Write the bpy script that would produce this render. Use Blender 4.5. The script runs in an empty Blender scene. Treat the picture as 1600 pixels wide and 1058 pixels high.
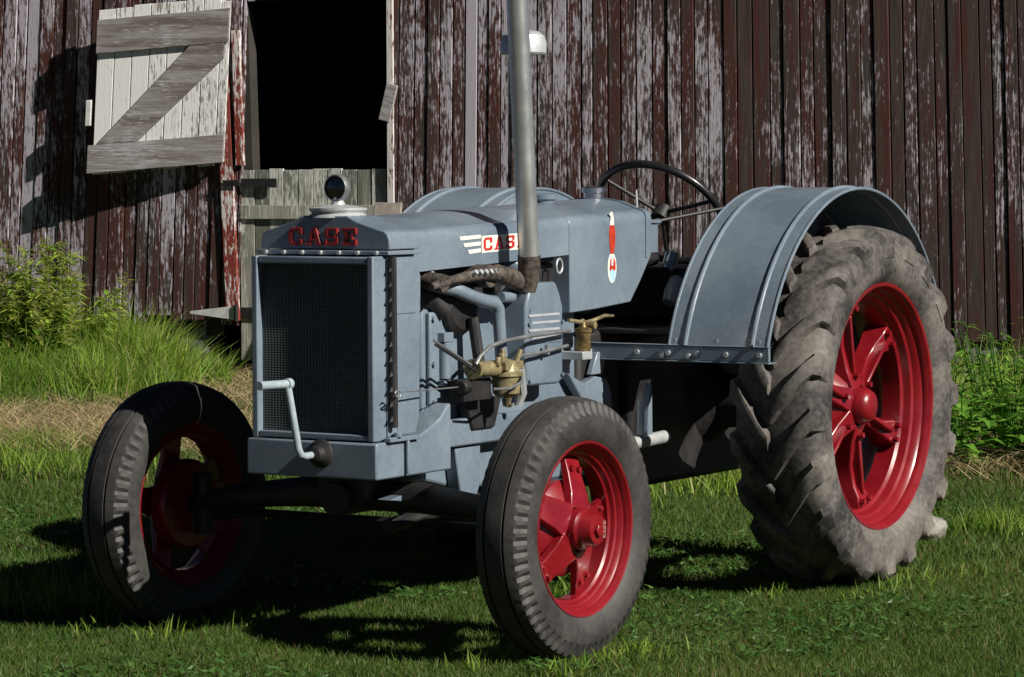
import bpy, math, random
import numpy as np
from mathutils import Vector, Matrix
random.seed(7); rng = np.random.default_rng(7)
S = bpy.context.scene
COL = S.collection
R = math.radians

# ------------------------------------------------------------------ camera, sky, sun, exposure
cam = bpy.data.cameras.new('camera'); camo = bpy.data.objects.new('camera', cam); COL.objects.link(camo)
cam.sensor_width = 36; cam.lens = 4872.2 / 1600 * 36; cam.clip_start = .1; cam.clip_end = 600
CP = Vector((7.4353, 5.0169, 1.3376)); YAW, PIT, ROL = R(-148.7368), R(-2.9614), R(-.1976)
D = Vector((math.cos(YAW)*math.cos(PIT), math.sin(YAW)*math.cos(PIT), math.sin(PIT)))
rt = Vector((math.sin(YAW), -math.cos(YAW), 0)); up = rt.cross(D)
RX = rt*math.cos(ROL) + up*math.sin(ROL); UY = -rt*math.sin(ROL) + up*math.cos(ROL)
camo.matrix_world = Matrix(((RX.x, UY.x, -D.x, CP.x), (RX.y, UY.y, -D.y, CP.y), (RX.z, UY.z, -D.z, CP.z), (0, 0, 0, 1)))
S.camera = camo
SUN_AZ, SUN_EL = R(85.5), R(34)          # azimuth from +X towards +Y
sv = Vector((math.cos(SUN_EL)*math.cos(SUN_AZ), math.cos(SUN_EL)*math.sin(SUN_AZ), math.sin(SUN_EL)))
W = bpy.data.worlds.new('World'); S.world = W; W.use_nodes = True
nt = W.node_tree; sky = nt.nodes.new('ShaderNodeTexSky'); sky.sky_type = 'NISHITA'; sky.sun_disc = False; sky.air_density = .12; sky.dust_density = 0
sky.sun_elevation = SUN_EL; sky.sun_rotation = math.pi/2 - SUN_AZ
bg = nt.nodes['Background']; bg.inputs[1].default_value = .05; nt.links.new(sky.outputs[0], bg.inputs[0])
sl = bpy.data.lights.new('sun', 'SUN'); sl.energy = 5.0; sl.angle = R(.53); sl.color = (1, .95, .87)
so = bpy.data.objects.new('sun', sl); COL.objects.link(so); so.rotation_euler = sv.to_track_quat('Z', 'Y').to_euler(); so.location = sv*30
S.view_settings.view_transform = 'Standard'; S.view_settings.look = 'None'; S.view_settings.gamma = 1
S.view_settings.exposure = .4; S.view_settings.use_curve_mapping = False
S.render.engine = 'CYCLES'

# ------------------------------------------------------------------ materials
def mat(name):
    m = bpy.data.materials.new(name); m.use_nodes = True
    return m, m.node_tree, m.node_tree.nodes['Principled BSDF']
def nd(t, typ, **k):
    n = t.nodes.new(typ)
    for a, v in k.items(): setattr(n, a, v)
    return n
def noise(t, vec, scale, detail=4, rough=.55):
    n = nd(t, 'ShaderNodeTexNoise'); n.inputs['Scale'].default_value = scale; n.inputs['Detail'].default_value = detail; n.inputs['Roughness'].default_value = rough
    if vec is not None: t.links.new(vec, n.inputs['Vector'])
    return n.outputs['Fac']
def ramp(t, fac, stops):
    n = nd(t, 'ShaderNodeValToRGB'); e = n.color_ramp.elements
    while len(e) < len(stops): e.new(.5)
    for i, (p, c) in enumerate(stops):
        e[i].position = p; e[i].color = (*c, 1) if len(c) == 3 else c
    t.links.new(fac, n.inputs[0]); return n.outputs[0]
def mixc(t, f, a, b):
    n = nd(t, 'ShaderNodeMix', data_type='RGBA')
    for s, v in ((0, f), (6, a), (7, b)):
        if isinstance(v, (int, float)): n.inputs[s].default_value = v
        elif isinstance(v, tuple): n.inputs[s].default_value = (*v, 1)
        else: t.links.new(v, n.inputs[s])
    return n.outputs[2]
def mth(t, op, a, b=None):
    n = nd(t, 'ShaderNodeMath', operation=op)
    for i, v in enumerate((a, b)):
        if v is None: continue
        if isinstance(v, (int, float)): n.inputs[i].default_value = v
        else: t.links.new(v, n.inputs[i])
    return n.outputs[0]
def mapping(t, vec, scale, loc=None):
    n = nd(t, 'ShaderNodeMapping'); n.inputs['Scale'].default_value = scale; t.links.new(vec, n.inputs['Vector'])
    if loc is not None: t.links.new(loc, n.inputs['Location'])
    return n.outputs[0]
def bump(t, h, strength, dist, bsdf):
    b = nd(t, 'ShaderNodeBump'); b.inputs['Strength'].default_value = strength; b.inputs['Distance'].default_value = dist
    t.links.new(h, b.inputs['Height']); t.links.new(b.outputs[0], bsdf.inputs['Normal'])
def surf(name, c1, c2, rough=.5, metal=0, scale=6, bs=.15, bd=.002, coat=0, spec=.5, lo=.35, hi=.65, rvar=.12, fine=60):
    m, t, b = mat(name)
    tc = nd(t, 'ShaderNodeTexCoord').outputs['Object']
    f = noise(t, tc, scale, 6, .62)
    g = noise(t, tc, fine, 3)
    f2 = mth(t, 'ADD', f, mth(t, 'MULTIPLY', mth(t, 'SUBTRACT', g, .5), .35))
    t.links.new(ramp(t, f2, [(lo, c1), (hi, c2)]), b.inputs['Base Color'])
    r = mth(t, 'ADD', mth(t, 'MULTIPLY', mth(t, 'SUBTRACT', f, .5), rvar*2), rough); t.links.new(r, b.inputs['Roughness'])
    b.inputs['Metallic'].default_value = metal; b.inputs['Coat Weight'].default_value = coat; b.inputs['Coat Roughness'].default_value = .15
    b.inputs['Specular IOR Level'].default_value = spec
    bump(t, f2, bs, bd, b); return m
MT = {}
MT['grey'] = surf('tractor_grey_paint', (.125, .165, .21), (.185, .23, .272), .38, coat=.35, scale=3.5, bs=.10, bd=.004, rvar=.2)
MT['red'] = surf('wheel_red_paint', (.16, .004, .009), (.235, .008, .013), .32, coat=.3, scale=6, bs=.2, rvar=.22)
MT['red_letter'] = surf('letter_red_paint', (.20, .010, .012), (.28, .02, .018), .45, scale=20)
MT['crank'] = surf('pale_blue_grey_crank', (.27, .33, .36), (.36, .42, .45), .4, scale=15)
MT['red_worn'] = surf('worn_red_lettering', (.42, .16, .12), (.5, .25, .2), .4, scale=30)
MT['decal_red'] = surf('decal_red', (.50, .02, .02), (.55, .03, .025), .4, scale=20, bs=0)
MT['decal_orange'] = surf('decal_orange_red', (.50, .055, .02), (.38, .03, .015), .4, scale=40, bs=0)
MT['decal_white'] = surf('decal_cream', (.72, .70, .60), (.78, .76, .66), .4, scale=20, bs=0)
MT['decal_blue'] = surf('decal_pale_blue', (.35, .58, .68), (.42, .62, .72), .4, scale=20, bs=0)
MT['tyre_front'] = surf('front_tyre_rubber', (.016, .0155, .0155), (.062, .057, .052), .62, scale=9, bs=.3, bd=.003, lo=.3, hi=.75)
MT['tyre_rear'] = surf('rear_tyre_rubber', (.024, .022, .021), (.24, .215, .19), .72, scale=4.5, bs=.4, bd=.004, lo=.38, hi=.80)
MT['dark'] = surf('greasy_iron', (.008, .008, .009), (.022, .02, .02), .55, scale=12, bs=.3)
MT['core'] = None
MT['chrome'] = surf('dull_steel_pipe', (.52, .53, .50), (.66, .67, .63), .34, metal=.82, scale=9, bs=.08)
MT['steel'] = surf('bright_steel', (.55, .56, .56), (.65, .65, .64), .28, metal=1, scale=15)
MT['alu'] = surf('pale_aluminium', (.44, .46, .47), (.54, .56, .56), .42, metal=.35, scale=15)
MT['rust'] = surf('rusty_cast_iron', (.018, .015, .013), (.105, .082, .066), .7, scale=30, bs=.9, bd=.003)
MT['brown_brass'] = surf('oily_brass', (.10, .065, .03), (.26, .19, .07), .45, metal=.5, scale=30, bs=.4)
MT['brass'] = surf('aged_brass', (.15, .12, .06), (.36, .31, .17), .45, metal=.35, scale=25, bs=.3)
MT['black'] = surf('black_rubber_grip', (.012, .012, .013), (.02, .02, .021), .35, scale=15, coat=.3)
MT['glass'] = surf('dark_gauge_glass', (.006, .008, .006), (.012, .014, .009), .08, scale=15, coat=.6)
# radiator core: fine fins as relief
m, t, b = mat('radiator_fins'); tc = nd(t, 'ShaderNodeTexCoord').outputs['Object']
wv = nd(t, 'ShaderNodeTexWave', wave_type='BANDS', bands_direction='Z'); wv.inputs['Scale'].default_value = 44; wv.inputs['Distortion'].default_value = .6; t.links.new(tc, wv.inputs['Vector'])
wy = nd(t, 'ShaderNodeTexWave', wave_type='BANDS', bands_direction='Y'); wy.inputs['Scale'].default_value = 30; wy.inputs['Distortion'].default_value = .3; t.links.new(tc, wy.inputs['Vector'])
h = mth(t, 'MULTIPLY', wv.outputs['Fac'], wy.outputs['Fac'])
f = noise(t, tc, 7, 6)
t.links.new(mixc(t, h, (.012, .016, .017), ramp(t, f, [(.3, (.11, .14, .145)), (.7, (.20, .235, .225))])), b.inputs['Base Color']); b.inputs['Roughness'].default_value = .6
bump(t, h, .7, .003, b); MT['core'] = m
# peeling paint on barn boards; object colour: r = pale paint amount, g = red paint amount
def board_mat(name, pale, red, wood1, wood2, edge=.05, flip=False):
    m, t, b = mat(name)
    oi = nd(t, 'ShaderNodeObjectInfo'); tc = nd(t, 'ShaderNodeTexCoord').outputs['Object']
    sp = nd(t, 'ShaderNodeSeparateColor'); t.links.new(oi.outputs['Color'], sp.inputs[0])
    off = nd(t, 'ShaderNodeCombineXYZ')
    for i in range(3): t.links.new(mth(t, 'MULTIPLY', oi.outputs['Random'], 37.0 + 23*i), off.inputs[i])
    lo = off.outputs[0]
    fl = (lambda q: (q[0], q[2], q[1])) if flip else (lambda q: q)
    big = noise(t, mapping(t, tc, fl((6, 14, 2.4)), lo), 1.0, 6, .62)
    mid = noise(t, mapping(t, tc, fl((32, 60, 15)), lo), 1.0, 5, .65)
    grain = noise(t, mapping(t, tc, fl((150, 170, 4)), lo), 1.0, 4, .6)
    v = mth(t, 'ADD', mth(t, 'ADD', mth(t, 'MULTIPLY', big, .50), mth(t, 'MULTIPLY', mid, .95)), mth(t, 'MULTIPLY', grain, .55))
    wide = noise(t, mapping(t, nd(t, 'ShaderNodeNewGeometry').outputs['Position'], (1.6, 1.6, 1.1)), 1.0, 4, .6)
    v = mth(t, 'ADD', v, mth(t, 'MULTIPLY', mth(t, 'SUBTRACT', wide, .5), .75))
    pm = ramp(t, mth(t, 'ADD', mth(t, 'SUBTRACT', v, 1.0), sp.outputs[0]), [(.50, (0, 0, 0)), (.50 + edge, (1, 1, 1))])
    big2 = noise(t, mapping(t, tc, fl((7, 13, 1.2)), off.outputs[0]), 1.3, 6, .65)
    v2 = mth(t, 'ADD', mth(t, 'MULTIPLY', big2, .9), mth(t, 'MULTIPLY', grain, .25))
    rm = ramp(t, mth(t, 'ADD', mth(t, 'SUBTRACT', v2, .575), sp.outputs[1]), [(.45, (0, 0, 0)), (.6, (1, 1, 1))])
    wood = ramp(t, grain, [(.3, wood1), (.7, wood2)])
    redc = mixc(t, mid, red, tuple(x*.55 for x in red))
    palec = mixc(t, grain, tuple(x*.72 for x in pale), pale)
    c = mixc(t, pm, mixc(t, rm, wood, redc), palec)
    t.links.new(c, b.inputs['Base Color']); b.inputs['Roughness'].default_value = .8; b.inputs['Specular IOR Level'].default_value = .25
    hgt = mth(t, 'ADD', mth(t, 'MULTIPLY', grain, .5), mth(t, 'MULTIPLY', pm, .35))
    bump(t, hgt, .7, .004, b); return m
MT['board'] = board_mat('peeling_barn_board', (.50, .46, .51), (.088, .030, .023), (.024, .018, .016), (.095, .070, .060), .14)
MT['door'] = board_mat('worn_white_door_board', (.80, .80, .78), (.22, .2, .19), (.20, .185, .17), (.36, .34, .32), .12)
MT['rail'] = board_mat('weathered_grey_rail', (.44, .42, .43), (.16, .13, .12), (.17, .155, .15), (.34, .32, .31), .2, True)
MT['redtrim'] = board_mat('red_door_trim', (.72, .68, .66), (.26, .045, .03), (.12, .06, .05), (.2, .1, .08), .06)
MT['lower'] = board_mat('grey_green_door_board', (.62, .63, .57), (.17, .18, .14), (.20, .20, .17), (.42, .42, .36), .2)
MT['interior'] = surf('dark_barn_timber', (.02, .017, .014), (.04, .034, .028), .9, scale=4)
MT['roofmat'] = surf('old_roof_shingle', (.05, .045, .04), (.1, .09, .085), .85, scale=5)
MT['stone'] = surf('foundation_stone', (.10, .095, .09), (.22, .21, .2), .9, scale=7, bs=.7, bd=.01)
MT['rock'] = surf('pale_rock', (.14, .135, .115), (.30, .285, .25), .9, scale=16, bs=.9, bd=.012)
MT['wire'] = surf('dull_wire', (.22, .23, .23), (.32, .33, .33), .4, metal=.6, scale=15)
MT['plank'] = surf('loose_grey_plank', (.22, .19, .17), (.34, .30, .26), .85, scale=14, bs=.5)
MT['hinge_white'] = surf('whitewashed_iron', (.45, .46, .45), (.62, .62, .60), .7, scale=20)
def leafmat(name, transl=.4, rough=.5):
    m, t, b = mat(name)
    at = nd(t, 'ShaderNodeAttribute', attribute_name='col')
    t.links.new(at.outputs['Color'], b.inputs['Base Color']); b.inputs['Roughness'].default_value = rough; b.inputs['Specular IOR Level'].default_value = .3
    tr = nd(t, 'ShaderNodeBsdfTranslucent'); t.links.new(at.outputs['Color'], tr.inputs[0])
    mx = nd(t, 'ShaderNodeMixShader'); mx.inputs[0].default_value = transl
    t.links.new(b.outputs[0], mx.inputs[1]); t.links.new(tr.outputs[0], mx.inputs[2])
    t.links.new(mx.outputs[0], t.nodes['Material Output'].inputs[0]); return m
MT['grass'] = leafmat('grass_blades'); MT['leaf'] = leafmat('weed_leaves', .35, .45); MT['straw'] = leafmat('dry_straw', .15, .7)
# ground
m, t, b = mat('soil_and_thatch'); ge = nd(t, 'ShaderNodeNewGeometry').outputs['Position']
f = noise(t, ge, 1.4, 6, .65); g = noise(t, ge, 30, 5, .7)
c = mixc(t, g, ramp(t, f, [(.35, (.030, .034, .014)), (.65, (.075, .06, .03))]), (.12, .10, .05))
t.links.new(c, b.inputs['Base Color']); b.inputs['Roughness'].default_value = 1; b.inputs['Specular IOR Level'].default_value = .1
bump(t, g, .8, .03, b); MT['soil'] = m

# ------------------------------------------------------------------ mesh builder
class MB:
    def __init__(s): s.v = []; s.f = []
    def add(s, vs, fs):
        o = len(s.v); s.v += [tuple(p) for p in vs]; s.f += [tuple(i+o for i in q) for q in fs]; return s
    def box(s, a, b, M=None):
        x0, y0, z0 = a; x1, y1, z1 = b
        vs = [Vector(p) for p in ((x0,y0,z0),(x1,y0,z0),(x1,y1,z0),(x0,y1,z0),(x0,y0,z1),(x1,y0,z1),(x1,y1,z1),(x0,y1,z1))]
        if M: vs = [M @ p for p in vs]
        return s.add(vs, [(0,3,2,1),(4,5,6,7),(0,1,5,4),(1,2,6,5),(2,3,7,6),(3,0,4,7)])
    def prism(s, poly, a, b, ax='y'):
        n = len(poly)
        P = {'y': lambda u, w, k: (u, k, w), 'x': lambda u, w, k: (k, u, w), 'z': lambda u, w, k: (u, w, k)}[ax]
        vs = [P(u, w, a) for u, w in poly] + [P(u, w, b) for u, w in poly]
        fs = [tuple(range(n)), tuple(range(2*n-1, n-1, -1))] + [(i, i+n, (i+1) % n + n, (i+1) % n) for i in range(n)]
        return s.add(vs, fs)
    def lathe(s, prof, n=32, c=(0, 0, 0), axis='z', fn=None, cap=True):
        vs = []; k = len(prof)
        for i in range(n):
            a = 2*math.pi*i/n; ca, sa = math.cos(a), math.sin(a)
            for j, (h, r) in enumerate(prof):
                if fn: h, r = fn(i, j, h, r)
                p = {'z': (r*ca, r*sa, h), 'y': (r*ca, h, r*sa), 'x': (h, r*ca, r*sa)}[axis]
                vs.append((p[0]+c[0], p[1]+c[1], p[2]+c[2]))
        fs = [(i*k+j, ((i+1) % n)*k+j, ((i+1) % n)*k+j+1, i*k+j+1) for i in range(n) for j in range(k-1)]
        if cap:
            if prof[0][1] > 1e-5: fs.append(tuple(i*k for i in range(n))[::-1])
            if prof[-1][1] > 1e-5: fs.append(tuple(i*k+k-1 for i in range(n)))
        return s.add(vs, fs)
    def tube(s, pts, r, n=10, closed=False):
        pts = [Vector(p) for p in pts]; m = len(pts); rs = r if isinstance(r, (list, tuple)) else [r]*m
        vs = []; prev = None
        for i, p in enumerate(pts):
            if closed: tn = (pts[(i+1) % m] - pts[i-1]).normalized()
            else: tn = (pts[min(i+1, m-1)] - pts[max(i-1, 0)]).normalized()
            if prev is None:
                a = Vector((0, 0, 1)) if abs(tn.z) < .9 else Vector((1, 0, 0)); u = tn.cross(a).normalized()
            else: u = (prev - tn*prev.dot(tn)).normalized()
            prev = u; w = tn.cross(u)
            vs += [p + rs[i]*(u*math.cos(2*math.pi*k/n) + w*math.sin(2*math.pi*k/n)) for k in range(n)]
        e = m if closed else m-1
        fs = [(i*n+k, i*n+(k+1) % n, ((i+1) % m)*n+(k+1) % n, ((i+1) % m)*n+k) for i in range(e) for k in range(n)]
        if not closed: fs += [tuple(range(n))[::-1], tuple((m-1)*n+k for k in range(n))]
        return s.add(vs, fs)
    def loft(s, secs, close=True, caps=True):
        k = len(secs[0]); vs = [p for q in secs for p in q]; e = k if close else k-1
        fs = [(i*k+j, i*k+(j+1) % k, (i+1)*k+(j+1) % k, (i+1)*k+j) for i in range(len(secs)-1) for j in range(e)]
        if caps and close: fs += [tuple(range(k))[::-1], tuple((len(secs)-1)*k+j for j in range(k))]
        return s.add(vs, fs)
    def mesh(s, name):
        import bmesh
        me = bpy.data.meshes.new(name); me.from_pydata(s.v, [], s.f); me.validate()
        bm = bmesh.new(); bm.from_mesh(me); bmesh.ops.recalc_face_normals(bm, faces=bm.faces); bm.to_mesh(me); bm.free()
        return me
    def build(s, name, m, parent=None, smooth=True, bevel=0, loc=None, solid=0, ang=35):
        me = s.mesh(name); me.materials.append(MT[m] if isinstance(m, str) else m)
        return link(me, name, parent, smooth, bevel, loc, solid, ang)
ORG = {}
def link(me, name, parent=None, smooth=True, bevel=0, loc=None, solid=0, ang=35):
    o = bpy.data.objects.new(name, me); COL.objects.link(o)
    if smooth:
        me.shade_smooth(); me.set_sharp_from_angle(angle=R(ang))
    if solid:
        q = o.modifiers.new('solid', 'SOLIDIFY'); q.thickness = solid; q.offset = -1
        q = o.modifiers.new('split', 'EDGE_SPLIT'); q.split_angle = R(35)
    if bevel:
        q = o.modifiers.new('bevel', 'BEVEL'); q.width = bevel; q.segments = 2; q.limit_method = 'ANGLE'; q.angle_limit = R(40)
        q.harden_normals = False
    if parent is not None:
        o.parent = parent
        o.location = loc if loc is not None else -ORG.get(parent.name, Vector((0, 0, 0)))
        if loc is not None: ORG[o.name] = ORG.get(parent.name, Vector()) * 0
    elif loc is not None: o.location = loc
    return o
def tag(o, label=None, cat=None, group=None, kind=None):
    for k, v in (('label', label), ('category', cat), ('group', group), ('kind', kind)):
        if v: o[k] = v
    return o
def empty(name, loc, label, cat, group=None):
    o = bpy.data.objects.new(name, None); COL.objects.link(o); o.location = loc; o.empty_display_size = .2
    ORG[o.name] = Vector(loc); return tag(o, label, cat, group)
def cyl(a, b, r, n=14): return MB().tube([a, b], r, n)

# ------------------------------------------------------------------ ground
g = MB(); N = 60
g.add([(-150, -150, 0), (150, -150, 0), (150, 150, 0), (-150, 150, 0)], [(0, 1, 2, 3)])
tag(g.build('ground', 'soil', smooth=False), 'brown soil and thatch under the farmyard lawn', 'ground', kind='structure')

# ------------------------------------------------------------------ barn (wall line runs along s, outward normal n)
WA = R(14); WP = Vector((-9.6, -5.35, 0)); WN = Vector((math.cos(WA), math.sin(WA), 0)); WS = Vector((-math.sin(WA), math.cos(WA), 0))
barn = empty('barn', WP, 'old barn wall of peeling red and white vertical boards', 'barn')
WM = Matrix(((WN.x, WS.x, 0, 0), (WN.y, WS.y, 0, 0), (0, 0, 1, 0), (0, 0, 0, 1)))
def bplace(o, off, s, z): o.location = WN*off + WS*s + Vector((0, 0, z)); o.rotation_euler = (0, 0, WA); return o
def lean(s): return float(np.interp(s, [-8, -4, -2, .5, 3, 6.5], [-4.2, -3.6, -2.2, 0, 1.5, 2.2]))
def stop(s, z): return s - math.tan(R(lean(s)))*(z - .4) * -1    # position of a board edge at height z
def edge(s, z): return s - (0 if z is None else -math.tan(R(lean(s)))*-1*0)
def es(s, z): return s + math.tan(R(-lean(s)))*(z-.4)
ZT = 4.0
def board(s0, s1, z0, z1, off, th, amt):
    c = (s0+s1)/2; q = []
    def jit(): return random.uniform(-.002, .002)
    for z in (z0, z1):
        a, b2 = es(s0, z)-c+.002+jit(), es(s1, z)-c-.002+jit()
        q.append([(0, a, z-z0), (0, b2, z-z0), (th, b2-.003, z-z0), (th, a+.003, z-z0)])
    o = MB().loft(q).build('board', 'board', barn, smooth=False, bevel=.002)
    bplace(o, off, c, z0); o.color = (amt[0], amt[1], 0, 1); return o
# the Dutch door opening: s from -1.90 to -.92, z from .13 to 2.48
DL, DR, DZ0, DZM, DZ1 = -1.85, -.81, .14, 1.40, 2.49
def at_mid(s): return s
s = -8.6
while s < 6.8:
    w = random.choice((.075, .085, .09, .10, .11)); e = s+w
    pale = float(np.interp(s, [-8, -4, -2.2, -.9, .3, 1.0, 2.0, 3.4, 6], [.49, .49, .46, .52, .51, .44, .395, .385, .385])) + random.gauss(0, .065)  # pale paint thins to the right to stand in for dimmer light there
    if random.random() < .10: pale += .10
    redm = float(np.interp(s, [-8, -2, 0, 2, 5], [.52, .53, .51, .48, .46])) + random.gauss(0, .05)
    off = random.choice((0, .003, .007, .012)); th = .022
    lo = .365 - .018*s + random.uniform(-.045, .025)
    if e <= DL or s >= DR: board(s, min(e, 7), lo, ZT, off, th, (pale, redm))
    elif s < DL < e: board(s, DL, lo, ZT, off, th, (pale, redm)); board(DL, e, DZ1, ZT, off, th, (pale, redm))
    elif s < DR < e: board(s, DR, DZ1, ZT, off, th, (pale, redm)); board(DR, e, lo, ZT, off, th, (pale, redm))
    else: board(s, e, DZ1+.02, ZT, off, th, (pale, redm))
    s = e
def bbox(name, m, a, b2, par=barn, bev=.003, amt=(.5, .5), rot=0, piv=None):
    """box in wall coordinates (off, s, z); rot = turn about the wall normal"""
    c = [(a[i]+b2[i])/2 for i in range(3)]; hs = [(b2[i]-a[i])/2 for i in range(3)]
    o = MB().box([-x for x in hs], hs).build(name, m, par, smooth=False, bevel=bev)
    o.matrix_parent_inverse = Matrix.Identity(4)
    bplace(o, *c); o.rotation_euler = (R(rot), 0, WA); o.color = (amt[0], amt[1], 0, 1); return o
# carcass: everything inside stays dark because the building is closed
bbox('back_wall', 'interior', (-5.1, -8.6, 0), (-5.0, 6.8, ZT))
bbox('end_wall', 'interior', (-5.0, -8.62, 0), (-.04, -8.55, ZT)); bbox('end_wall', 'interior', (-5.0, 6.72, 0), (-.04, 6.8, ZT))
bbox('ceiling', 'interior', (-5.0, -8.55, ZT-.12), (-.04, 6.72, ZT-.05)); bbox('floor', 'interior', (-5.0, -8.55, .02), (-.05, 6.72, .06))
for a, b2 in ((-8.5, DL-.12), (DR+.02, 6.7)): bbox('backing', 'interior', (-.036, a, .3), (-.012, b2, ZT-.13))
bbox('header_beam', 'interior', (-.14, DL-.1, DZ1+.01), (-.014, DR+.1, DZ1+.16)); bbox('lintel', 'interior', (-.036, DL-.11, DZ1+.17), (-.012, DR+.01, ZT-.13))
rf = MB()
for sg in (0, 1):
    x0, x1 = ((.16, -2.55) if not sg else (-5.3, -2.55))
    rf.add([(x0, -8.9, ZT-.02), (x0, 7.1, ZT-.02), (x1, 7.1, ZT+2.2), (x1, -8.9, ZT+2.2), (x0, -8.9, ZT+.06), (x0, 7.1, ZT+.06), (x1, 7.1, ZT+2.3), (x1, -8.9, ZT+2.3)],
           [(0,1,2,3), (7,6,5,4), (0,4,5,1), (1,5,6,2), (2,6,7,3), (3,7,4,0)])
bplace(rf.build('roof', 'roofmat', barn, smooth=False), 0, 0, 0)
for ss in (-8.6, 6.76):
    bplace(MB().prism([(0, 0), (-5.1, 0), (-2.55, 2.15)], -.03, .03).build('gable', 'interior', barn, smooth=False), 0, ss, ZT-.02)
# jambs of the opening
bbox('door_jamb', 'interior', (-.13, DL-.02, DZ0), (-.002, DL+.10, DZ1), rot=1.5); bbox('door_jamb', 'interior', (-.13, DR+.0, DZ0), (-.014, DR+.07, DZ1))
bbox('door_post', 'redtrim', (.025, DL-.125, .40), (.055, DL-.035, 2.9), amt=(.52, .62), rot=2.2)
bbox('door_post', 'redtrim', (.030, DL-.012, 1.42), (.060, DL+.045, 2.30), amt=(.60, .60), rot=1.6)
bbox('door_trim', 'redtrim', (.026, DR+.005, .5), (.045, DR+.05, 2.9), amt=(.62, .45))
# foundation stones
s = -8.4
while s < 6.6:
    w = random.uniform(.22, .48)
    if not (DL-.1 < s+w/2 < DR+.1):
        for z0, z1 in ((-.02, .17), (.175, .35-.018*s)):
            w2 = w*.98
            o = bbox('stone', 'stone', (-.16, s, z0), (random.uniform(-.02, .012), s+w2, z1-random.uniform(0, .012)), bev=.018)
    s += w
# lower half door: upright boards with hinges
ld = bbox('lower_door', 'lower', (-.045, DL+.03, DZ0+.25), (-.02, DR-.01, DZ0+.37), bev=.003, amt=(.45, .4))
nb = 10; bw = (DR-DL-.02)/nb
def dchild(par, name, m, a, b2, amt, rot=0, bev=.002):
    c = Vector(((a[0]+b2[0])/2, (a[1]+b2[1])/2, (a[2]+b2[2])/2)); hs = [(b2[i]-a[i])/2 for i in range(3)]
    o = MB().box([-x for x in hs], hs).build(name, m, par, smooth=False, bevel=bev)
    w = WN*c.x + WS*c.y + Vector((0, 0, c.z)); pm = Matrix.Translation(par.location) @ par.rotation_euler.to_matrix().to_4x4()
    o.matrix_parent_inverse = Matrix.Identity(4)
    o.matrix_basis = pm.inverted() @ (Matrix.Translation(w) @ Matrix.Rotation(WA, 4, 'Z') @ Matrix.Rotation(R(rot), 4, 'X'))
    o.color = (*amt, 0, 1); return o
for i in range(nb):
    a = DL+.01+i*bw
    dchild(ld, 'plank', 'lower', (-.018+random.uniform(0, .005), a+.002, DZ0), (.008+random.uniform(0, .006), a+bw-.003, DZM-random.uniform(0, .012)), (.52+random.gauss(0, .07), .5+random.gauss(0, .06)), rot=random.uniform(-.25, .25))
dchild(ld, 'rail', 'lower', (.016, DL+.02, DZM-.33), (.032, DR-.03, DZM-.24), (.42, .45))
def strap(z, L0, L1, name='hinge'):
    return MB().prism([(DL-L0, z-.008), (DL-.02, z-.045), (DL, z-.045), (DL, z+.045), (DL-.02, z+.045), (DL-L0, z+.008)], .058, .066, 'x')
o = strap(.455, .33, 0).build('hinge', 'hinge_white', barn, smooth=False, bevel=.001); bplace(o, 0, 0, 0)
o = MB().box((.016, DL+.0, .42), (.03, DL+.28, .49)).lathe([(.40, .014), (.51, .014)], 10, (.07, DL, 0)).build('hinge', 'dark', barn, smooth=False); bplace(o, 0, 0, 0)
o = MB().box((.034, DL+.03, 1.275), (.046, DL+.28, 1.335)).box((.062, DL-.09, 1.285), (.07, DL+.03, 1.325)).build('hinge', 'dark', barn, smooth=False, bevel=.002); bplace(o, 0, 0, 0)
# wooden latch hanging at the right jamb
o = bbox('door_latch', 'rail', (.03, DR-.02, 1.70), (.06, DR+.055, 1.94), amt=(.6, .4), rot=-14)
# open upper half door, swung back to the left, free edge standing off the wall and sagging
ud = bpy.data.objects.new('x', None); bpy.data.objects.remove(ud)
UW, UH = .90, 1.10
udm = Matrix.Translation(WN*.075 + WS*(DL-.015) + Vector((0, 0, 1.425))) @ Matrix.Rotation(WA, 4, 'Z') @ Matrix.Rotation(R(6.5), 4, 'Z')
def ubox(par, name, m, a, b2, amt, rot=0, poly=None, bev=.003):
    if poly: mb = MB().prism(poly, a[0], b2[0], 'x'); o = mb.build(name, m, par, smooth=False, bevel=bev)
    else:
        c = Vector([(a[i]+b2[i])/2 for i in range(3)]); hs = [(b2[i]-a[i])/2 for i in range(3)]
        o = MB().box([-x for x in hs], hs).build(name, m, par, smooth=False, bevel=bev)
    o.matrix_parent_inverse = Matrix.Identity(4)
    base = Matrix.Identity(4) if poly else Matrix.Translation(c)
    o.location = (0, 0, 0); o.matrix_basis = (udm @ base) if par is barn else base
    o.color = (*amt, 0, 1); return o
ud = ubox(barn, 'upper_door', 'door', (-.022, -.06, .02), (-.004, -.002, UH-.03), (.66, .4))
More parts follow.
